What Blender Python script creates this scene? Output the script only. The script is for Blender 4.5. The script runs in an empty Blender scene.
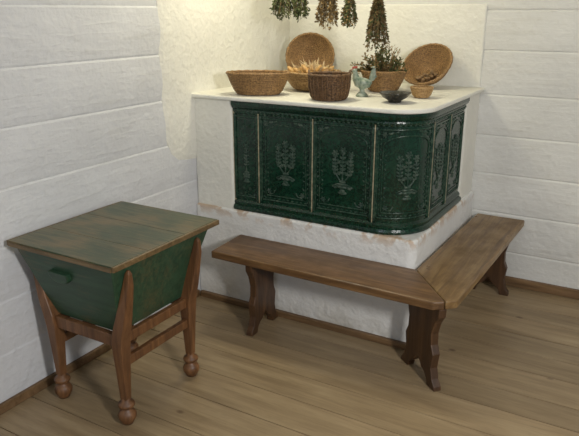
import bpy, math, random
from mathutils import Vector, Matrix
random.seed(7)
sc = bpy.context.scene
try: sc.view_settings.view_transform = 'Standard'
except Exception as e: print(e)

# ------------------------------------------------------------ materials
def newmat(name):
    m = bpy.data.materials.new(name); m.use_nodes = True
    nt = m.node_tree; b = nt.nodes['Principled BSDF']
    return m, nt, b
def N(nt, t, **kw):
    n = nt.nodes.new(t)
    for k, v in kw.items(): setattr(n, k, v)
    return n
def coords(nt, scale=(1,1,1), rot=(0,0,0)):
    tc = N(nt, 'ShaderNodeTexCoord'); mp = N(nt, 'ShaderNodeMapping')
    mp.inputs['Scale'].default_value = scale; mp.inputs['Rotation'].default_value = rot
    nt.links.new(tc.outputs['Object'], mp.inputs['Vector']); return mp.outputs['Vector']
def noise(nt, vec, scale, detail=4, rough=.55, dist=0):
    n = N(nt, 'ShaderNodeTexNoise'); n.inputs['Scale'].default_value = scale
    n.inputs['Detail'].default_value = detail; n.inputs['Roughness'].default_value = rough
    n.inputs['Distortion'].default_value = dist
    nt.links.new(vec, n.inputs['Vector']); return n.outputs['Fac']
def ramp(nt, fac, stops):
    r = N(nt, 'ShaderNodeValToRGB'); el = r.color_ramp.elements
    while len(el) < len(stops): el.new(.5)
    for e, (p, c) in zip(el, stops): e.position = p; e.color = (*c, 1)
    nt.links.new(fac, r.inputs['Fac']); return r.outputs['Color']
def mix(nt, fac, a, b, mode='MIX'):
    m = N(nt, 'ShaderNodeMix', data_type='RGBA', blend_type=mode)
    if isinstance(fac, (int, float)): m.inputs[0].default_value = fac
    else: nt.links.new(fac, m.inputs[0])
    for i, v in ((6, a), (7, b)):
        if isinstance(v, tuple): m.inputs[i].default_value = (*v, 1)
        else: nt.links.new(v, m.inputs[i])
    return m.outputs[2]
def math_(nt, op, a, b):
    m = N(nt, 'ShaderNodeMath', operation=op)
    for i, v in enumerate((a, b)):
        if isinstance(v, (int, float)): m.inputs[i].default_value = v
        else: nt.links.new(v, m.inputs[i])
    return m.outputs[0]
def bump(nt, b, h, strength=.3, dist=.01):
    n = N(nt, 'ShaderNodeBump'); n.inputs['Strength'].default_value = strength
    n.inputs['Distance'].default_value = dist
    nt.links.new(h, n.inputs['Height']); nt.links.new(n.outputs['Normal'], b.inputs['Normal'])

def plaster(name, base=(.74,.73,.69), dirt=(.55,.52,.45), stain=None, b_s=.5, wood=False):
    m, nt, b = newmat(name); v = coords(nt)
    n1 = noise(nt, v, 2.2, 5); n2 = noise(nt, v, 28, 5, .6); n3 = noise(nt, v, 7, 3)
    c = ramp(nt, n1, [(.25, tuple(x*.86 for x in base)), (.65, base)])
    f = ramp(nt, n2, [(.58, (0,0,0)), (.85, (.5,.5,.5))])
    c = mix(nt, f, c, dirt)
    hh = math_(nt, 'ADD', n3, n2)
    if wood:   # faint horizontal grain under the limewash
        vg = coords(nt, (1, 1, 9)); n4 = noise(nt, vg, 2.5, 6, .65, .5)
        c = mix(nt, ramp(nt, n4, [(.56, (0,0,0)), (.74, (.42,.42,.42))]), c, dirt)
        hh = math_(nt, 'ADD', hh, math_(nt, 'MULTIPLY', n4, 1.0))
    if stain:   # terracotta where whitewash flaked off just under the tiles; mottled darker near the floor
        tc = N(nt, 'ShaderNodeTexCoord'); sp = N(nt, 'ShaderNodeSeparateXYZ'); nt.links.new(tc.outputs['Object'], sp.inputs[0])
        mr = N(nt, 'ShaderNodeMapRange'); mr.inputs[1].default_value = stain[0]; mr.inputs[2].default_value = stain[1]
        nt.links.new(sp.outputs['Z'], mr.inputs[0])
        ff = ramp(nt, noise(nt, v, 11, 4, .6), [(.48, (0,0,0)), (.56, (1,1,1))])
        c = mix(nt, math_(nt, 'MULTIPLY', mr.outputs[0], ff), c, (.50,.37,.26))
        mr2 = N(nt, 'ShaderNodeMapRange'); mr2.inputs[1].default_value = .18; mr2.inputs[2].default_value = .0
        nt.links.new(sp.outputs['Z'], mr2.inputs[0])
        ff2 = ramp(nt, noise(nt, v, 5, 5, .7), [(.35, (0,0,0)), (.65, (.9,.9,.9))])
        c = mix(nt, math_(nt, 'MULTIPLY', mr2.outputs[0], ff2), c, (.40,.37,.30))
    nt.links.new(c, b.inputs['Base Color']); b.inputs['Roughness'].default_value = .6
    bump(nt, b, hh, b_s, .012); return m

def wood(name, dark, mid, light, axis='X', rough=.45, spec=.5, grain=1.0, bmp=.25, grime=.5):
    m, nt, b = newmat(name)
    s = {'X': (1.2, 14, 14), 'Y': (14, 1.2, 14), 'Z': (14, 14, 1.2)}[axis]
    v = coords(nt, s)
    n1 = noise(nt, v, 2.2*grain, 6, .6, .6); n2 = noise(nt, v, 9*grain, 4, .6)
    v2 = coords(nt); n3 = noise(nt, v2, 5, 5, .6)
    c = ramp(nt, n1, [(.3, dark), (.52, mid), (.75, light)])
    c = mix(nt, ramp(nt, n2, [(.45, (0,0,0)), (.8, (.6,.6,.6))]), c, dark)
    c = mix(nt, ramp(nt, n3, [(.42, (0,0,0)), (.72, (grime,)*3)]), c, tuple(x*.75 for x in dark))
    nt.links.new(c, b.inputs['Base Color'])
    nt.links.new(ramp(nt, n3, [(.3, (rough-.1,)*3), (.7, (rough+.15,)*3)]), b.inputs['Roughness'])
    b.inputs['Specular IOR Level'].default_value = spec
    bump(nt, b, n1, bmp, .004); return m

def painted(name, paint_d, paint_l, woodc, axis, lo=.5, hi=.62, rough=.42):
    m, nt, b = newmat(name)
    s = {'X': (1.2, 12, 12), 'Y': (12, 1.2, 12), 'Z': (12, 12, 1.2)}[axis]
    v = coords(nt, s); v2 = coords(nt)
    n1 = noise(nt, v, 3, 6, .6, .4); n2 = noise(nt, v2, 4, 5, .6); n3 = noise(nt, v, 6, 6, .7)
    c = ramp(nt, n1, [(.3, paint_d), (.7, paint_l)])
    a = math_(nt, 'MULTIPLY', math_(nt, 'ADD', n2, n3), .5)
    c = mix(nt, ramp(nt, a, [(lo, (0,0,0)), (hi, (.85,.85,.85))]), c, woodc)
    nt.links.new(c, b.inputs['Base Color']); b.inputs['Roughness'].default_value = rough
    bump(nt, b, n1, .25, .004); return m

def floor_mat():
    m, nt, b = newmat('floor_boards_wood'); v = coords(nt, (1.0, 11, 1))
    n1 = noise(nt, v, 2.0, 6, .6, .5); n2 = noise(nt, v, 10, 4, .65)
    n3 = noise(nt, coords(nt), 2.5, 5, .6)
    vo = N(nt, 'ShaderNodeTexVoronoi'); vo.inputs['Scale'].default_value = 2.6; nt.links.new(coords(nt, (1,1.6,1)), vo.inputs['Vector'])
    at = N(nt, 'ShaderNodeAttribute'); at.attribute_name = 'tone'
    c = ramp(nt, n1, [(.3, (.225,.160,.088)), (.52, (.315,.232,.134)), (.75, (.40,.31,.19))])
    c = mix(nt, ramp(nt, n2, [(.5, (0,0,0)), (.85, (.5,.5,.5))]), c, (.15,.10,.055))
    c = mix(nt, ramp(nt, n3, [(.4, (0,0,0)), (.7, (.4,.4,.4))]), c, (.21,.15,.085))
    c = mix(nt, ramp(nt, vo.outputs['Distance'], [(.03, (.75,.75,.75)), (.07, (0,0,0))]), c, (.10,.055,.03))
    c = mix(nt, .9, c, at.outputs['Color'], 'MULTIPLY')
    nt.links.new(c, b.inputs['Base Color']); b.inputs['Roughness'].default_value = .45
    bump(nt, b, n1, .12, .003); return m

def glaze(name, dark, light, edge, rough=.14, lo=.45, hi=.7):
    m, nt, b = newmat(name); v = coords(nt)
    n1 = noise(nt, v, 9, 4); n2 = noise(nt, v, 60, 5, .65)
    c = ramp(nt, n1, [(.3, dark), (.7, light)])
    c = mix(nt, ramp(nt, n2, [(lo, (0,0,0)), (hi, (1,1,1))]), c, edge)
    nt.links.new(c, b.inputs['Base Color']); b.inputs['Roughness'].default_value = rough
    bump(nt, b, n2, .3, .004); return m

def wicker(name, dark, light, rough=.6):
    m, nt, b = newmat(name); v = coords(nt)
    n1 = noise(nt, v, 14, 3); n2 = noise(nt, v, 120, 3, .6)
    c = ramp(nt, n2, [(.35, dark), (.6, light)])
    c = mix(nt, ramp(nt, n1, [(.4, (0,0,0)), (.75, (.5,.5,.5))]), c, dark)
    nt.links.new(c, b.inputs['Base Color']); b.inputs['Roughness'].default_value = rough
    bump(nt, b, n2, .5, .003); return m
def simple(name, c, c2=None, rough=.6, scale=30):
    m, nt, b = newmat(name); v = coords(nt); n1 = noise(nt, v, scale, 3)
    nt.links.new(ramp(nt, n1, [(.3, c), (.7, c2 or tuple(x*1.4 for x in c))]), b.inputs['Base Color'])
    b.inputs['Roughness'].default_value = rough; return m

M = dict(
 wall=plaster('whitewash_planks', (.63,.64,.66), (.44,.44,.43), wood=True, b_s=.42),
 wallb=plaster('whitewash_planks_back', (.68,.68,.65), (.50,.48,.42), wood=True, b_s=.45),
 mas=plaster('whitewash_masonry', (.76,.75,.68), (.56,.53,.45), b_s=.6),
 base=plaster('whitewash_stove_base', (.75,.75,.73), (.56,.53,.46), stain=(.535,.60), b_s=.6),
 ceil=plaster('whitewash_ceiling'),
 floor=floor_mat(),
 bench_x=wood('bench_wood_x', (.070,.034,.013), (.160,.084,.033), (.27,.158,.068), 'X', .36),
 bench_y_lit=wood('bench_wood_y_lit', (.115,.062,.023), (.245,.148,.057), (.35,.235,.105), 'Y', .36),  # front seat's wood, colour lightened for the brighter light on the side seat
 bleg=wood('bench_leg_wood', (.034,.016,.007), (.078,.037,.015), (.14,.068,.028), 'Z', .42),
 tleg=wood('table_leg_wood', (.072,.030,.011), (.165,.074,.028), (.26,.125,.050), 'Z', .45),
 base_b=wood('baseboard_wood', (.10,.055,.022), (.19,.11,.05), (.26,.16,.08), 'X', .5),
 trough=painted('green_paint_trough', (.012,.038,.020), (.030,.080,.042), (.095,.072,.032), 'X', .52, .66),
 lid=painted('green_paint_lid', (.020,.038,.016), (.055,.075,.034), (.155,.108,.048), 'X', .44, .59, .33),
 lidedge=wood('lid_edge_wood', (.07,.045,.018), (.15,.095,.04), (.24,.16,.075), 'X', .4),
 tile=glaze('green_glaze', (.0014,.011,.006), (.004,.028,.015), (.010,.046,.026), .2),
 relief=glaze('worn_green_relief', (.005,.028,.017), (.017,.050,.033), (.095,.125,.095), .30, .44, .68),
 orn=glaze('green_relief_ornament', (.003,.020,.012), (.009,.042,.024), (.050,.085,.058), .24, .46, .72),
 joint=simple('chalk_joint', (.20,.17,.10), (.42,.37,.25), .8),
 wick=wicker('straw_coil', (.12,.06,.018), (.36,.21,.08)),
 wick2=wicker('straw_coil_light', (.20,.11,.035), (.50,.32,.14)),
 wickd=wicker('dark_willow', (.045,.022,.008), (.19,.10,.04)),
 husk=simple('corn_husk', (.45,.32,.15), (.74,.60,.38), .6),
 corn=simple('corn_kernels', (.50,.26,.07), (.70,.46,.18), .4, 80),
 herbg=simple('dried_herb_green', (.028,.042,.010), (.10,.12,.038), .8),
 herbb=simple('dried_herb_brown', (.08,.050,.016), (.20,.13,.045), .8),
 herbo=simple('dried_flower_ochre', (.15,.09,.025), (.32,.21,.08), .8),
 stem=simple('dry_stem', (.10,.07,.025), (.20,.14,.06), .8),
 bowl=glaze('dark_bowl_glaze', (.006,.006,.005), (.018,.018,.012), (.04,.03,.02), .2),
 hen=simple('rooster_glaze', (.10,.15,.11), (.36,.40,.33), .25, 40),
 red=simple('rooster_comb_red', (.30,.05,.03), (.4,.08,.05), .3),
 string=simple('string_hemp', (.3,.22,.12), None, .9),
 pole=wood('pole_wood', (.08,.04,.02), (.16,.09,.04), (.25,.15,.07), 'X', .6),
 nuts=simple('walnut_shell', (.14,.08,.03), (.30,.19,.09), .6, 60),
)

# ------------------------------------------------------------ mesh builder
class MB:
    def __init__(s): s.v = []; s.f = []
    def add(s, vs, fs):
        o = len(s.v); s.v += [tuple(x) for x in vs]; s.f += [tuple(i+o for i in f) for f in fs]
    def box(s, x0, x1, y0, y1, z0, z1):
        s.add([(x0,y0,z0),(x1,y0,z0),(x1,y1,z0),(x0,y1,z0),(x0,y0,z1),(x1,y0,z1),(x1,y1,z1),(x0,y1,z1)],
              [(0,3,2,1),(4,5,6,7),(0,1,5,4),(1,2,6,5),(2,3,7,6),(3,0,4,7)])
    def prism(s, poly, fn, a, b):   # poly 2D, fn(p,q,h)->xyz
        n = len(poly)
        s.add([fn(p[0],p[1],a) for p in poly]+[fn(p[0],p[1],b) for p in poly],
              [tuple(range(n))[::-1], tuple(range(n, 2*n))]+[(i,(i+1)%n,(i+1)%n+n,i+n) for i in range(n)])
    def loft(s, rings, close=True, caps=True):
        n = len(rings[0]); vs = [p for r in rings for p in r]; fs = []
        for k in range(len(rings)-1):
            for i in range(n if close else n-1):
                j = (i+1) % n; fs.append((k*n+i, k*n+j, (k+1)*n+j, (k+1)*n+i))
        if caps and close:
            fs.append(tuple(range(n))[::-1]); fs.append(tuple(range((len(rings)-1)*n, len(rings)*n)))
        s.add(vs, fs)
    def lathe(s, prof, c, n=28, M_=None):
        rings = []
        for r, z in prof:
            rings.append([Vector((r*math.cos(2*math.pi*i/n), r*math.sin(2*math.pi*i/n), z)) for i in range(n)])
        rings = [[(M_ @ p if M_ else p)+Vector(c) for p in r] for r in rings]
        s.loft(rings)
    def tube(s, pts, rad, n=6, close=False, ref=None, twist=0):
        pts = [Vector(p) for p in pts]; rings = []
        L = len(pts)
        if isinstance(rad, (int, float)): rad = [rad]*L
        for i, p in enumerate(pts):
            if close: t = pts[(i+1)%L]-pts[i-1]
            else: t = pts[min(i+1, L-1)]-pts[max(i-1, 0)]
            if t.length < 1e-9: t = Vector((0,0,1))
            t.normalize()
            up = Vector(ref) if ref else (Vector((0,0,1)) if abs(t.z) < .9 else Vector((0,1,0)))
            a = t.cross(up).normalized(); b = a.cross(t).normalized()
            r = rad[i]; rx, ry = (r if isinstance(r, tuple) else (r, r))
            rings.append([p+a*rx*math.cos(2*math.pi*k/n+twist)+b*ry*math.sin(2*math.pi*k/n+twist) for k in range(n)])
        if close: rings.append(rings[0]); s.loft(rings, caps=False)
        else: s.loft(rings)
    def ell(s, c, r, M_=None, n=12, m=7):
        c = Vector(c); rings = []
        for j in range(1, m):
            ph = math.pi*j/m-math.pi/2
            rr = [Vector((r[0]*math.cos(ph)*math.cos(2*math.pi*i/n), r[1]*math.cos(ph)*math.sin(2*math.pi*i/n), r[2]*math.sin(ph))) for i in range(n)]
            rings.append([(M_ @ p if M_ else p)+c for p in rr])
        s.loft(rings)
    def obj(s, name, mat, parent=None, smooth=False, bevel=0, seg=2, xf=None):
        me = bpy.data.meshes.new(name); me.from_pydata(s.v, [], s.f); me.update()
        if xf: me.transform(xf)
        import bmesh
        bm = bmesh.new(); bm.from_mesh(me); bmesh.ops.recalc_face_normals(bm, faces=bm.faces); bm.to_mesh(me); bm.free()
        me.materials.append(mat)
        if smooth:
            for p in me.polygons: p.use_smooth = True
        o = bpy.data.objects.new(name, me); sc.collection.objects.link(o)
        if bevel:
            b = o.modifiers.new('bevel', 'BEVEL'); b.width = bevel; b.segments = seg; b.limit_method = 'ANGLE'; b.angle_limit = math.radians(35)
        if parent:
            o.parent = parent; o.matrix_parent_inverse = Matrix.Translation(-parent.location)
        return o
def empty(name, loc):
    e = bpy.data.objects.new(name, None); e.location = loc; e.empty_display_size = .1
    sc.collection.objects.link(e); return e

# ------------------------------------------------------------ room
XL, YB, H = -2.33, 4.03, 2.55
XR, YF = 2.4, -1.6
b = MB(); tones = []
y = YF
while y < YB+.1:
    w = random.choice([.17,.20,.22,.19])
    xs = [XL-.1, random.uniform(.6, 1.6), XR]
    for x1, x2 in zip(xs[:-1], xs[1:]):
        b.box(x1+.001, x2-.001, y+.0024, min(y+w, YB+.15)-.0024, -.03, random.uniform(-.0015, 0))
        tones += [random.uniform(.80, 1.12)]*8
    y += w
b.box(XL-.1, XR, YF, YB+.15, -.08, -.010); tones += [.10]*8
fl = b.obj('floor', M['floor'])
ca = fl.data.color_attributes.new('tone', 'FLOAT_COLOR', 'POINT')
for k, t in enumerate(tones): ca.data[k].color = (t, t*.99, t*.97, 1)

def plank_profile(levels, depth=.006, hw=.006, belly=.006):
    pr = [(0, 0)]; zs = levels+[H]
    for k, z in enumerate(levels):
        o = random.uniform(-.001, .002)
        zn = zs[k+1]
        pr += [(pr[-1][0]-.0005, z-hw), (-depth, z), (o-.001, z+hw)]
        for t in (.15,.3,.5,.7,.85): pr.append((o+belly*math.sin(math.pi*t), z+hw+(zn-z-2*hw)*t))
    pr.append((0, H)); return pr
lev = [.26,.50,.74,.985,1.235,1.475,1.72,1.96,2.2,2.4]
pr = plank_profile(lev, .0026, .009, .004)
b = MB(); poly = pr+[(-.15, H), (-.15, 0)]
b.prism(poly, lambda p,q,h: (XL+p, h, q), YF, YB+.15); b.obj('wall_left', M['wall'])
lev2 = [.22,.47,.72,.96,1.21,1.47,1.70,1.93,2.17,2.4]
pr = plank_profile(lev2, .006, .009, .004)
b = MB(); poly = pr+[(-.15, H), (-.15, 0)]
b.prism(poly, lambda p,q,h: (h, YB-p, q), XL, XR); b.obj('wall_back', M['wallb'])
b = MB(); b.box(XL-.15, XR, YF, YB+.15, H, H+.1); b.obj('ceiling', M['ceil'])
b = MB(); b.box(XL, XL+.02, YF, 2.885, 0, .045); b.obj('baseboard_left', M['base_b'], bevel=.004)
b = MB(); b.box(-.945, XR, YB-.022, YB, 0, .06); b.obj('baseboard_back', M['base_b'], bevel=.004)

# ------------------------------------------------------------ tiled stove
st = empty('tiled_stove', (-1.6, 3.4, 0))
def round_rect(x0, x1, y0, y1, r, n=8):   # only the front-right corner (x1,y0) is rounded
    pts = [(x0, y1), (x0, y0)]
    for k in range(n+1):
        a = -math.pi/2+math.pi/2*k/n
        pts.append((x1-r+r*math.cos(a), y0+r+r*math.sin(a)))
    pts.append((x1, y1)); return pts
idz = lambda p,q,h: (p, q, h)
ZC = 1.224
b = MB(); b.prism(round_rect(XL, -.955, 2.91, YB, .05), idz, 0, .598); b.obj('plaster_base', M['base'], st, bevel=.014, seg=3)
b = MB(); b.prism(round_rect(XL, -1.03, 2.99, YB, .2), idz, .59, ZC); b.obj('masonry_core', M['mas'], st)
b = MB(); b.box(XL, -2.062, 2.925, 3.1, .56, ZC+.01); b.obj('plaster_jamb', M['mas'], st, bevel=.015, seg=3)
b = MB(); b.box(-1.2, -.972, 3.742, YB, .57, ZC+.005); b.obj('plaster_back_jamb', M['mas'], st, bevel=.012)
b = MB(); b.prism(round_rect(XL, -.945, 2.90, YB, .19, 14), idz, ZC+.002, 1.25); b.obj('top_slab', M['mas'], st, bevel=.009, seg=3)
b = MB(); b.box(XL+.02, -.96, 2.885, 2.912, 0, .035); b.obj('floor_strip', M['base_b'], st, bevel=.004)
b = MB(); b.box(XL, -.975, YB-.012, YB+.01, 1.245, 1.735); b.obj('fire_wall_back', M['mas'], st, bevel=.010, seg=3)
# plaster skin on the left wall beside the stove, feathered out over its edges
b = MB(); rings = []
for h, off in ((-.01, -.05), (.003, -.035), (.008, -.01), (.011, .03), (.012, .08)):
    o_ = [(2.71,H),(2.70,2.1),(2.705,1.8),(2.695,1.5),(2.70,1.2),(2.715,1.05),(2.75,.97),(2.80,.925),(2.87,.91),(2.97,.90)]
    rings.append([(XL+h, y_+off, z_+((off) if z_ < 1.1 else 0)) for y_, z_ in o_]+[(XL+h, YB, .93+off), (XL+h, YB, H)])
b.loft(rings); b.obj('fire_wall_left', M['mas'], st, smooth=False)

X0, YT, R = -2.06, 2.945, .22
Lf = .855; La = R*math.pi/2; Ls = .575; LT = Lf+La+Ls
def P(s, z, o=0):
    if s < Lf: return Vector((X0+s, YT-o, z))
    if s < Lf+La:
        a = (s-Lf)/R; return Vector((X0+Lf+(R+o)*math.sin(a), YT+R-(R+o)*math.cos(a), z))
    return Vector((X0+Lf+R+o, YT+R+s-Lf-La, z))
def ss(a, b_, step=.02):
    n = max(2, int((b_-a)/step)+1); return [a+(b_-a)*k/n for k in range(n+1)]
def sweep(mb, a, b_, prof):
    rings = [[P(s, z, o) for o, z in prof] for s in ss(a, b_)]
    mb.loft(rings)
b = MB()
sweep(b, 0, LT, [(-.04,.60),(0,.60),(0,ZC),(-.04,ZC)])
b.obj('tile_body', M['tile'], st, smooth=False)
b = MB()
sweep(b, 0, LT, [(0,.60),(.022,.60),(.026,.612),(.022,.625),(.012,.63),(.014,.645),(.006,.655),(0,.66)])
zt_ = ZC-1.205
sweep(b, 0, LT, [(0,1.135+zt_),(.006,1.14+zt_),(.010,1.152+zt_),(.008,1.16+zt_),(.020,1.172+zt_),(.026,1.185+zt_),(.026,1.205+zt_),(0,1.205+zt_)])
b.obj('mouldings', M['tile'], st, smooth=False)

panels = [(0,.167),(.167,.504),(.504,.855),(.855,Lf+La),(Lf+La,Lf+La+.29),(Lf+La+.29,LT)]
orn, rel, jn = MB(), MB(), MB()
def stube(mb, pts, r, n=6, o=.002):
    out = []
    for (a, c) in zip(pts[:-1], pts[1:]):
        k = max(1, int(math.hypot(c[0]-a[0], c[1]-a[1])/.015))
        out += [(a[0]+(c[0]-a[0])*i/k, a[1]+(c[1]-a[1])*i/k) for i in range(k)]
    out.append(pts[-1])
    mb.tube([P(s, z, o) for s, z in out], r, n, ref=None)
def blob(mb, s, z, a, c, rot, h):
    n = 10; rings = []
    for rr, hh in ((1, -.002), (.85, h*.6), (.5, h*.95), (.1, h)):
        rings.append([])
        for k in range(n):
            t = 2*math.pi*k/n; x = a*rr*math.cos(t); y = c*rr*math.sin(t)
            rings[-1].append(P(s+x*math.cos(rot)-y*math.sin(rot), z+x*math.sin(rot)+y*math.cos(rot), hh))
    mb.loft(rings)
def flower(mb, s, z, r):
    for k in range(6):
        t = k*math.pi/3; blob(mb, s+r*.62*math.cos(t), z+r*.62*math.sin(t), r*.45, r*.26, t, .007)
    blob(mb, s, z, r*.32, r*.32, 0, .011)
def motif(mb, sc_, z0, k, narrow=False):
    for dz, w in ((0,.028),(.012,.016),(.03,.026),(.045,.030),(.06,.020)):
        blob(mb, sc_, z0+dz*k, w*k, .009*k, 0, .008)
    sp = [0] if narrow else [-.044, 0, .044]
    for d in sp:
        hgt = (.185 if d == 0 else .165)*k
        pts = [(sc_+d*k*min(1, t*2.8), z0+.05*k+hgt*t*.9) for t in [0,.2,.4,.6,.8,1]]
        stube(mb, pts, .0035, 5)
        for t in (.3,.42,.54,.66,.78):
            q = (sc_+d*k*min(1, t*2.8), z0+.05*k+hgt*t*.9)
            for sg in (-1, 1):
                blob(mb, q[0]+sg*.009*k, q[1]+.008*k, .011*k, .0058*k, sg*.7 if sg > 0 else math.pi-.7, .007)
        flower(mb, sc_+d*k, z0+.05*k+hgt*.95, .020*k)
    if not narrow:
        for d in (-.022, .022):
            flower(mb, sc_+d*k, z0+.105*k, .011*k); flower(mb, sc_+d*k, z0+.165*k, .010*k)
        for sg in (-1, 1):
            pts = [(sc_+sg*(.02+.04*math.sin(t*2.2))*k, z0+(.05-.04*t+.02*t*t)*k+.0) for t in [0,.3,.6,.9,1.2,1.5]]
            stube(mb, pts, .003, 5)
            blob(mb, sc_+sg*.035*k, z0+.03*k, .018*k, .007*k, -sg*.5, .006)
ZB, ZT = .67, 1.13+zt_
for i, (a, c) in enumerate(panels):
    m = .018; w = c-a
    fr = [(a+m,ZB+.012),(c-m,ZB+.012),(c-m,ZT-.01),(a+m,ZT-.01),(a+m,ZB+.012)]
    if i == 0: fr = [(a+.004,ZB+.012),(c-m,ZB+.012),(c-m,ZT-.01),(a+.004,ZT-.01)]
    stube(orn, fr, .0055)
    if i < 5: stube(orn, [(c-.012, ZB-.008), (c-.012, ZT+.004)], .010, 8)
    stube(orn, [(a+.008, ZB-.008), (a+.008, ZT+.004)], .009, 8)
    if i < 5:
        stube(jn, [(c+.0, .655), (c+.0, 1.142+zt_)], .0032 if i in (0,1,2) else .0016, 6, o=.009)
    cs = (a+c)/2; hw = w/2-.042
    if hw > .05:
        arch = [(cs-hw, ZB+.04)]
        for k in range(13):
            t = math.pi-math.pi*k/12
            arch.append((cs+hw*math.cos(t), ZT-.095+.055*math.sin(t)))
        arch += [(cs+hw, ZB+.04), (cs-hw, ZB+.04)]
        stube(orn, arch, .004)
        for sg in (-1, 1):
            flower(rel, cs+sg*(hw-.004), ZT-.035, .016)
            blob(rel, cs+sg*(hw-.035), ZT-.028, .016, .006, -sg*.3, .006)
            blob(orn, cs+sg*(hw-.065), ZT-.022, .016, .006, -sg*.1, .006)
            flower(rel, cs+sg*(hw-.022), ZB+.066, .015)
            stube(rel, [(cs+sg*(hw-.022), ZB+.05), (cs+sg*(hw-.05), ZB+.055), (cs+sg*(hw-.06), ZB+.075)], .003, 5)
            for k in range(11):
                zz = ZB+.10+k*.024
                blob(orn, cs+sg*(hw-.014), zz, .010, .004, sg*.8*(1 if k%2 else -1), .005)
            for k in range(16):
                blob(orn, cs+sg*(w/2-.030), ZB+.03+k*.026, .0045, .0075, 0, .005)
        motif(rel, cs, ZB+.115, 1.0 if w > .28 else .85, False)
    else:
        for k in range(16): blob(orn, c-.032, ZB+.03+k*.026, .0045, .0075, 0, .005)
        motif(rel, cs-.004, ZB+.10, .9, True)
        for k in range(4): flower(orn, cs-.02+.04*(k%2), ZB+.06+.36*(k//2), .013)
    n = max(3, int(w/.026))
    for k in range(n):
        s_ = a+(k+.5)*w/n
        blob(orn, s_, ZT+.010, .010, .006, 0, .008)
        blob(orn, s_, ZB+.024, .009, .005, 0, .006)
        blob(orn, s_, 1.15+zt_, .0085, .006, 0, .014)
orn.obj('relief_frames', M['orn'], st, smooth=True)
rel.obj('relief_ornaments', M['relief'], st, smooth=True)
jn.obj('tile_joints', M['joint'], st, smooth=True)
b = MB(); stube(b, [(0.0,.60),(0.0,ZC)], .009, 6, o=.0); b.obj('edge_joint', M['joint'], st, smooth=True)

# ------------------------------------------------------------ corner bench
be = empty('corner_bench', (-.8, 2.75, 0))
TZ0, TZ1 = .418, .46
b = MB(); b.prism([(-1.99,2.595),(-.745,2.572),(-.70,2.605),(-.942,2.903),(-2.005,2.903)], idz, TZ0, TZ1)
b.obj('seat_front', M['bench_x'], be, bevel=.007, seg=2)
b = MB(); b.prism([(-.698,2.607),(-.655,2.65),(-.622,4.00),(-.915,4.00),(-.940,2.905)], idz, TZ0, TZ1)
b.obj('seat_side', M['bench_y_lit'], be, bevel=.007, seg=2)
def leg_poly(w, h):
    right = [(w*.50,h),(w*.49,h*.90),(w*.40,h*.80),(w*.34,h*.66),(w*.35,h*.52),(w*.42,h*.42),(w*.40,h*.34),
             (w*.38,h*.24),(w*.43,h*.12),(w*.51,h*.05),(w*.52,0),(w*.30,0),(w*.27,h*.07),(w*.19,h*.13),(w*.10,h*.16),(w*.05,h*.21),(0,h*.25)]
    left = [(-x, z) for x, z in right[:-1]][::-1]
    return right+left
def bench_leg(name, c, d, w):
    d = Vector((d[0], d[1], 0)).normalized(); n = Vector((-d.y, d.x, 0)); c = Vector((c[0], c[1], 0))
    b = MB(); b.prism(leg_poly(w, TZ0+.001), lambda p,q,h: c+d*p+n*h+Vector((0,0,q)), -.02, .02)
    b.obj(name, M['bleg'], be, bevel=.004)
bench_leg('leg_left', (-1.76, 2.745), (0, 1), .27)
bench_leg('leg_corner', (-.822, 2.705), (-.23, .20), .31)
bench_leg('leg_far', (-.775, 3.86), (1, 0), .25)
b = MB(); b.box(-1.81,-1.71,2.63,2.87,.402,.4185); b.box(-.88,-.67,3.81,3.91,.402,.4185)
b.obj('battens', M['bleg'], be, bevel=.003)

# ------------------------------------------------------------ kneading trough table
tb = empty('dough_trough_table', (-1.99, 1.92, 0))
zt, zb = .757, .422
to = [(-2.275,1.615),(-1.715,1.615),(-1.715,2.235),(-2.275,2.235)]
bo = [(-2.180,1.712),(-1.805,1.712),(-1.805,2.125),(-2.180,2.125)]
b = MB()
b.loft([[Vector((*p, zb)) for p in bo], [Vector((*p, zt)) for p in to]])
b.obj('trough', M['trough'], tb, bevel=.005)
def lerp(a, c, t): return a+(c-a)*t
b = MB()
yf = lambda z: lerp(1.712, 1.615, (z-zb)/(zt-zb))
zc = .665; x = -2.035
pr = []
for t in range(13):
    a = math.pi*t/12; pr.append((x+.055*math.cos(a), zc-.008-.034*math.sin(a)))
pr += [(x-.055, zc+.012), (x+.055, zc+.012)]
b.prism(pr, lambda p,q,h: (p, yf(q)-h, q), -.004, .022)
b.obj('handle_front', M['trough'], tb, bevel=.005)
LX0, LX1, LY0, LY1 = -2.297, -1.683, 1.595, 2.268
b = MB()
ys = [LY0, 1.80, 2.03, LY1]
for i in range(3): b.box(LX0+.012, LX1-.012, ys[i]+.0003, ys[i+1]-.0003, .758, .781)
b.obj('lid_boards', M['lid'], tb, bevel=.002)
b = MB(); b.box(LX0, LX0+.0125, LY0, LY1, .757, .780); b.box(LX1-.0125, LX1, LY0, LY1, .757, .780)
b.obj('lid_end_cleats', M['lidedge'], tb, bevel=.003)
b = MB(); b.box(LX0+.013, LX1-.013, LY0-.004, LY0+.001, .757, .775); b.obj('lid_front_lip', M['lidedge'], tb, bevel=.001)
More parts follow.
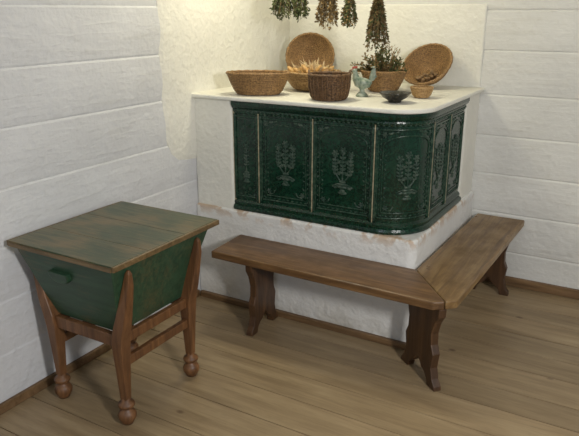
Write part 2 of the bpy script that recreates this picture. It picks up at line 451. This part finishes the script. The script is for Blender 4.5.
def tleg(name, fx, fy, sgn):
    b = MB()
    xs = lambda z: (-1.99+sgn*(.1875+.0925*(z-zb)/(zt-zb))) + (-.0025)
    pts = [(xs(.728)+sgn*.006, fy, .728),(xs(.712)+sgn*.010, fy, .712),(xs(.66)+sgn*.018, fy, .66),(xs(.5)+sgn*.022, fy, .50),(lerp(xs(.42)+sgn*.022, fx, .5), fy, .415),
           (fx, fy, .37),(fx, fy, .27),(fx, fy, .15),(fx, fy, .118)]
    rad = [.006,.016,.024,.036,.041,.040,.033,.026,.024]
    b.tube(pts, rad, 4, ref=(0,1,0), twist=math.pi/4)
    b.obj(name, M['tleg'], tb, bevel=.004)
    b = MB()
    b.lathe([(.018,.125),(.020,.108),(.033,.102),(.037,.092),(.033,.082),(.020,.077),(.019,.070),(.032,.062),(.040,.046),(.039,.030),(.030,.012),(.024,0)][::-1], (fx, fy, 0), 24)
    b.obj(name+'_foot', M['tleg'], tb, smooth=True)
fxl, fxr, fyf, fyb = -2.185, -1.79, 1.70, 2.14
tleg('leg_fl', fxl, fyf, -1); tleg('leg_fr', fxr, fyf, 1); tleg('leg_bl', fxl, fyb, -1); tleg('leg_br', fxr, fyb, 1)
b = MB()
for yy in (fyf, fyb): b.box(fxl, fxr, yy-.014, yy+.014, .365, .421)
for xx in (fxl, fxr): b.box(xx-.013, xx+.013, fyf, fyb, .375, .421); b.box(xx-.013, xx+.013, fyf, fyb, .27, .312)
b.obj('rails', M['tleg'], tb, bevel=.004)

# ------------------------------------------------------------ baskets
ZS = 1.2505
def coils(mb, prof, rad, c=(0,0,0), ex=1.0, ey=1.0, M_=None, stitch=46):
    pts = [Vector((p[0], p[1])) for p in prof]; d = [0]
    for a, q in zip(pts[:-1], pts[1:]): d.append(d[-1]+(q-a).length)
    n = max(2, round(d[-1]/(rad*1.75)))
    for k in range(n+1):
        t = d[-1]*k/n; j = 0
        while j < len(d)-2 and d[j+1] < t: j += 1
        p = pts[j].lerp(pts[j+1], (t-d[j])/max(1e-9, d[j+1]-d[j]))
        nn = 84 if p.x > .06 else 36; ring = []; rr = []
        st_ = max(8, int(stitch*p.x/.12)); rk = rad*(1.25 if k == n else 1)
        for i in range(nn):
            a = 2*math.pi*i/nn
            v = Vector((p.x*ex*math.cos(a), p.x*ey*math.sin(a), p.y))
            ring.append((M_ @ v if M_ else v)+Vector(c)); rr.append(rk*(1+.16*math.sin(st_*a+k*1.7)))
        up = (M_ @ Vector((0,0,1))) if M_ else Vector((0,0,1))
        mb.tube(ring, rr, 6, close=True, ref=tuple(up))
def basket(name, prof, rad, mat, loc, ex=1, ey=1, rot=None, parent=None):
    b = MB(); M_ = rot or Matrix.Identity(3)
    coils(b, prof, rad, loc, ex, ey, M_)
    n = 40; rings = []
    for r, z in prof:
        rings.append([M_ @ Vector((r*ex*math.cos(2*math.pi*i/n), r*ey*math.sin(2*math.pi*i/n), z))+Vector(loc) for i in range(n)])
    b.loft(rings, caps=False)
    return b.obj(name, mat, parent, smooth=True)
rz = lambda a: Matrix.Rotation(a, 3, 'Z')
basket('bread_basket', [(.0,.007),(.11,.007),(.125,.02),(.145,.06),(.163,.105),(.168,.118)], .0065, M['wick'],
       (-1.965, 3.055, ZS), 1.03, .62, rz(math.radians(25)))
bk = empty('willow_basket', (-1.525, 3.06, ZS))
basket('basket_weave', [(.0,.006),(.085,.006),(.092,.02),(.102,.07),(.104,.118),(.106,.128)], .0048, M['wickd'], (-1.525,3.06,ZS), parent=bk)
b = MB()
for k in range(26):
    a = 2*math.pi*k/26
    b.tube([(-1.525+r*math.cos(a), 3.06+r*math.sin(a), ZS+z) for r, z in ((.0875,.004),(.098,.02),(.108,.07),(.110,.125))], .0035, 5)
for sg in (0, math.pi):
    aa = sg+math.radians(28)
    b.tube([(-1.525+.108*math.cos(aa+t*.32), 3.06+.108*math.sin(aa+t*.32), ZS+.128+.022*(1-t*t)) for t in [-1,-.6,-.2,.2,.6,1]], .006, 6)
b.tube([(-1.525+.107*math.cos(2*math.pi*k/40), 3.06+.107*math.sin(2*math.pi*k/40), ZS+.13+.002*math.sin(k*2.5)) for k in range(40)], .008, 6, close=True, ref=(0,0,1))
b.obj('stakes_and_rim', M['wickd'], bk, smooth=True)

cb = empty('corn_basket', (-1.80, 3.39, ZS)); cx, cy = -1.80, 3.39
basket('straw_bowl', [(.0,.007),(.09,.007),(.115,.02),(.145,.06),(.162,.105)], .0065, M['wick2'], (cx, cy, ZS), parent=cb)
hk, co = MB(), MB()
for k in range(18):
    a = 2*math.pi*k/18+random.uniform(-.2,.2); rr = random.uniform(.02,.12)
    c = Vector((cx+rr*math.cos(a), cy+rr*math.sin(a), ZS+.10+random.uniform(0,.02)))
    tilt = random.uniform(.6,1.3); d = Vector((math.sin(tilt)*math.cos(a+random.uniform(-.9,.9)), math.sin(tilt)*math.sin(a), math.cos(tilt)*.9)).normalized()
    Lc = .085
    co.tube([c+d*(-Lc*.5+Lc*t) for t in (0,.15,.5,.8,1)], [.010,.018,.018,.013,.005], 10)
    for j in range(8):
        side = Vector((random.uniform(-1,1), random.uniform(-1,1), random.uniform(-.3,.8))).normalized()
        e = (d*.75+side*.55).normalized(); p0 = c-d*.03
        L = random.uniform(.06,.105); wv = e.cross(Vector((0,0,1))).normalized()*random.uniform(.004,.009)
        q = [p0, p0+e*L*.45+side*.01, p0+e*L*.8+side*.006+Vector((0,0,-.004)), p0+e*L]
        hk.add([q[0]-wv*.4,q[0]+wv*.4,q[1]-wv,q[1]+wv,q[2]-wv*.7,q[2]+wv*.7,q[3]], [(0,1,3,2),(2,3,5,4),(4,5,6)])
co.obj('corn_cobs', M['corn'], cb, smooth=True); hk.obj('corn_husks', M['husk'], cb)

def tilt_to(n, roll=0):
    q = Vector((0,0,1)).rotation_difference(Vector(n).normalized()); return q.to_matrix() @ Matrix.Rotation(roll, 3, 'Z')
basket('round_straw_basket', [(.0,.0),(.075,.0),(.105,.02),(.135,.06),(.155,.095)], .0070, M['wick'],
       (-2.105, 3.93, ZS+.120), rot=tilt_to((.40,-.82,.42)))
# tilted basket on the right with walnuts gathered in its lower side
nb = empty('walnut_basket', (-1.262, 3.88, ZS)); rt = tilt_to((-.10,-.70,.66)); nc = Vector((-1.252, 3.90, ZS+.082))
basket('straw_bowl', [(.0,.0),(.075,.0),(.100,.015),(.128,.05),(.150,.085)], .0070, M['wick'], tuple(nc), rot=rt, parent=nb)
b = MB()
for k in range(26):
    a = math.radians(random.uniform(215, 325)); r = random.uniform(.03, .10)
    v = rt @ Vector((r*math.cos(a), r*math.sin(a), .020+.012*(k%3)+max(0, r-.075)*.9))
    b.ell(nc+v, (.013,.012,.011), n=8, m=6)
b.obj('walnuts', M['nuts'], nb, smooth=True)
basket('small_straw_bowl', [(.0,.005),(.035,.005),(.048,.02),(.056,.045),(.058,.055)], .0045, M['wick2'], (-1.125, 3.37, ZS))
b = MB(); b.lathe([(.030,0),(.034,.004),(.034,.010),(.062,.026),(.080,.046),(.083,.050),(.079,.050),(.058,.030),(.030,.016),(.002,.013)], (-1.185,3.13,ZS), 40)
b.obj('dark_glazed_bowl', M['bowl'], smooth=True)

fb = empty('dried_flower_basket', (-1.42, 3.55, ZS)); fx, fy = -1.42, 3.55
basket('straw_pot', [(.0,.006),(.075,.006),(.088,.02),(.112,.07),(.128,.115)], .006, M['wick'], (fx, fy, ZS), parent=fb)
def leaf(mb, p, d, L, w):
    d = Vector(d).normalized(); sd = d.cross(Vector((random.uniform(-1,1),random.uniform(-1,1),random.uniform(-1,1)))).normalized()*w
    mb.add([p, p+d*L*.5+sd, p+d*L, p+d*L*.5-sd], [(0,1,2,3)])
def rv(s=1): return Vector((random.uniform(-s,s), random.uniform(-s,s), random.uniform(-s,s)))
st_, lf, fl_ = MB(), MB(), MB()
for k in range(110):
    a = random.uniform(0, 2*math.pi); el = random.uniform(.05, 1.15); L = random.uniform(.11, .20)*(1-.22*el)
    d = Vector((math.cos(a)*math.sin(el), math.sin(a)*math.sin(el)*.8, math.cos(el)*.95))
    p0 = Vector((fx, fy, ZS+.085))+Vector((math.cos(a), math.sin(a), 0))*random.uniform(0,.05)
    pts = [p0+d*L*t+Vector((0,0,-.035*t*t*math.sin(el))) for t in (0,.35,.7,1)]
    st_.tube(pts, .0012, 3)
    tgt = random.choice([lf, lf, fl_])
    for j in range(12):
        t = random.uniform(.35,1); leaf(tgt, p0+d*L*t+Vector((0,0,-.035*t*t*math.sin(el))), d+rv(.9), random.uniform(.014,.028), .0045)
for k in range(16):
    p0 = Vector((fx-.06, fy-.03, ZS+.12)); d = Vector((-.8,-.65+random.uniform(-.2,.2),.5+random.uniform(-.25,.3))); L = random.uniform(.07,.125)
    for j in range(12):
        t = j/11; p = p0+d*L*t+Vector((0,0,-.05*t*t)); leaf(fl_ if k%2 else lf, p, d+rv(1), .02, .004)
st_.obj('stalks', M['stem'], fb); lf.obj('leaves', M['herbg'], fb); fl_.obj('blossoms', M['herbo'], fb)

ox, oy = -1.425, 3.26
ro = empty('ceramic_rooster', (ox, oy, ZS))
T = Matrix.Translation((ox, oy, ZS)) @ Matrix.Rotation(math.radians(200), 4, 'Z') @ Matrix.Scale(1.1, 4)
b = MB(); b.lathe([(.030,0),(.032,.006),(.024,.014),(.013,.024),(.012,.034),(.018,.045)], (0,0,0), 20)
b.tube([(-.045,0,.075),(-.030,0,.066),(-.005,0,.062),(.020,0,.072),(.033,0,.092),(.036,0,.112),(.040,0,.126),(.046,0,.133)],
       [(.008,.010),(.022,.022),(.030,.030),(.027,.027),(.018,.018),(.012,.012),(.013,.013),(.006,.006)], 14, ref=(0,1,0))
for k in range(6):
    a = .5+k*.28
    b.tube([(-.035,0,.075),(-.050,(k-2.5)*.002,.085+.008*k),(-.058-.006*math.cos(a),(k-2.5)*.004,.100+.009*k),(-.070+.006*k,(k-2.5)*.005,.098+.009*k)], [.007,.009,.007,.002], 6)
for sg in (-1, 1): b.ell((-.005, sg*.027, .068), (.024,.006,.014))
b.obj('body', M['hen'], ro, smooth=True, xf=T)
b = MB()
for k in range(4): b.ell((.030+.006*k, 0, .142-.001*k), (.0045,.002,.007), n=8, m=5)
b.ell((.047,0,.117), (.004,.003,.007), n=8, m=5)
b.tube([(.050,0,.130),(.062,0,.127)], [.004,.0008], 6)
b.obj('comb_and_wattle', M['red'], ro, smooth=True, xf=T)

# ------------------------------------------------------------ drying pole with hanging bunches
YP = 3.30; ZP = 2.12
dp = empty('herb_drying_pole', (-1.5, YP, ZP))
b = MB(); b.tube([(XL+.02,YP,ZP),(-1.7,YP,ZP),(-1.0,YP,ZP)], .014, 10); b.obj('pole', M['pole'], dp, smooth=True)
b = MB()
for x in (-2.2, -1.05):
    b.tube([(x, YP+.017*math.cos(t), ZP+.017*math.sin(t)) for t in [k*math.pi/5 for k in range(10)]], .003, 5, close=True, ref=(1,0,0))
    b.tube([(x, YP, ZP+.015), (x, YP, H)], .003, 5)
b.obj('hangers', M['string'], dp)
def bunch(name, x, y, ztop, zbot, rad, mat, nst, mat2=None, cone=False):
    e = empty(name, (x, y, ztop)); s_, l_, l2 = MB(), MB(), MB(); L = ztop-zbot
    s_.tube([(x, YP, ZP-.0178), (x, y, ztop-.01)], .0015, 4)
    s_.lathe([(.008,-.03),(.010,-.02),(.010,-.01),(.008,0)], (x, y, ztop), 10)
    for k in range(nst):
        a = random.uniform(0, 2*math.pi); r = rad*math.sqrt(random.random()); l = L*random.uniform(.8, 1)*(1-.12*(r/rad))
        if cone: l = L*random.uniform(.25, 1)
        f = (lambda t, q=l/L: t*q) if cone else (lambda t: t**.75)
        pt = lambda t: Vector((x+r*math.cos(a)*f(t), y+r*math.sin(a)*f(t), ztop-l*t))
        s_.tube([Vector((x,y,ztop+.03))+rv(.006), pt(.02), pt(.5), pt(1)], .0011, 3)
        for j in range(30):
            t = random.uniform(.10, 1); d = Vector((math.cos(a)*.6, math.sin(a)*.6, -.8))+rv(.9)
            leaf(l_ if random.random() < .7 else l2, pt(t), d, random.uniform(.010,.024), random.uniform(.003,.006))
    s_.obj('stems', M['stem'], e); l_.obj('leaves', mat, e); l2.obj('seed_heads', mat2 or mat, e)
bunch('dried_herb_bunch', -1.93, YP, 1.90, 1.632, .085, M['herbg'], 60)
bunch('dried_herb_bunch', -1.845, YP+.03, 1.88, 1.636, .055, M['herbg'], 36)
bunch('dried_flower_bunch', -1.665, YP, 1.90, 1.585, .060, M['herbb'], 60, M['herbo'])
bunch('dried_herb_bunch', -1.53, YP, 1.80, 1.600, .045, M['herbg'], 36, M['herbo'])
bunch('dried_herb_bunch', -1.368, YP, 1.80, 1.492, .085, M['herbb'], 170, M['herbg'], cone=True)

# ------------------------------------------------------------ lights
def area(name, loc, tgt, size, power, col):
    l = bpy.data.lights.new(name, 'AREA'); l.shape = 'RECTANGLE'; l.size, l.size_y = size; l.energy = power; l.color = col
    o = bpy.data.objects.new(name, l); o.location = loc
    o.rotation_euler = (Vector(tgt)-Vector(loc)).to_track_quat('-Z', 'Y').to_euler(); sc.collection.objects.link(o)
area('window_light', (1.3, .5, 2.0), (-1.3, 2.8, .5), (.32, .4), 66, (1, .98, .95))
area('window_light_left', (-.6, -1.2, 1.9), (-2.0, 2.2, .9), (.8, .8), 11, (.80, .88, 1))
l = bpy.data.lights.new('ceiling_lamp', 'POINT'); l.energy = 25; l.color = (1, .92, .67); l.shadow_soft_size = .12
o = bpy.data.objects.new('ceiling_lamp', l); o.location = (-1.72, 3.08, 2.3); sc.collection.objects.link(o)
w = bpy.data.worlds.new('world'); sc.world = w; w.use_nodes = True
w.node_tree.nodes['Background'].inputs[0].default_value = (.90, .95, 1, 1); w.node_tree.nodes['Background'].inputs[1].default_value = .20

# ------------------------------------------------------------ camera
cd = bpy.data.cameras.new('camera'); cam = bpy.data.objects.new('camera', cd); sc.collection.objects.link(cam)
cam.location = (0, 0, 1.7); cam.rotation_euler = (math.radians(72), 0, math.radians(30))
cd.sensor_fit = 'HORIZONTAL'; cd.sensor_width = 36; cd.lens = 640/579*36; cd.clip_start = .05
sc.camera = cam
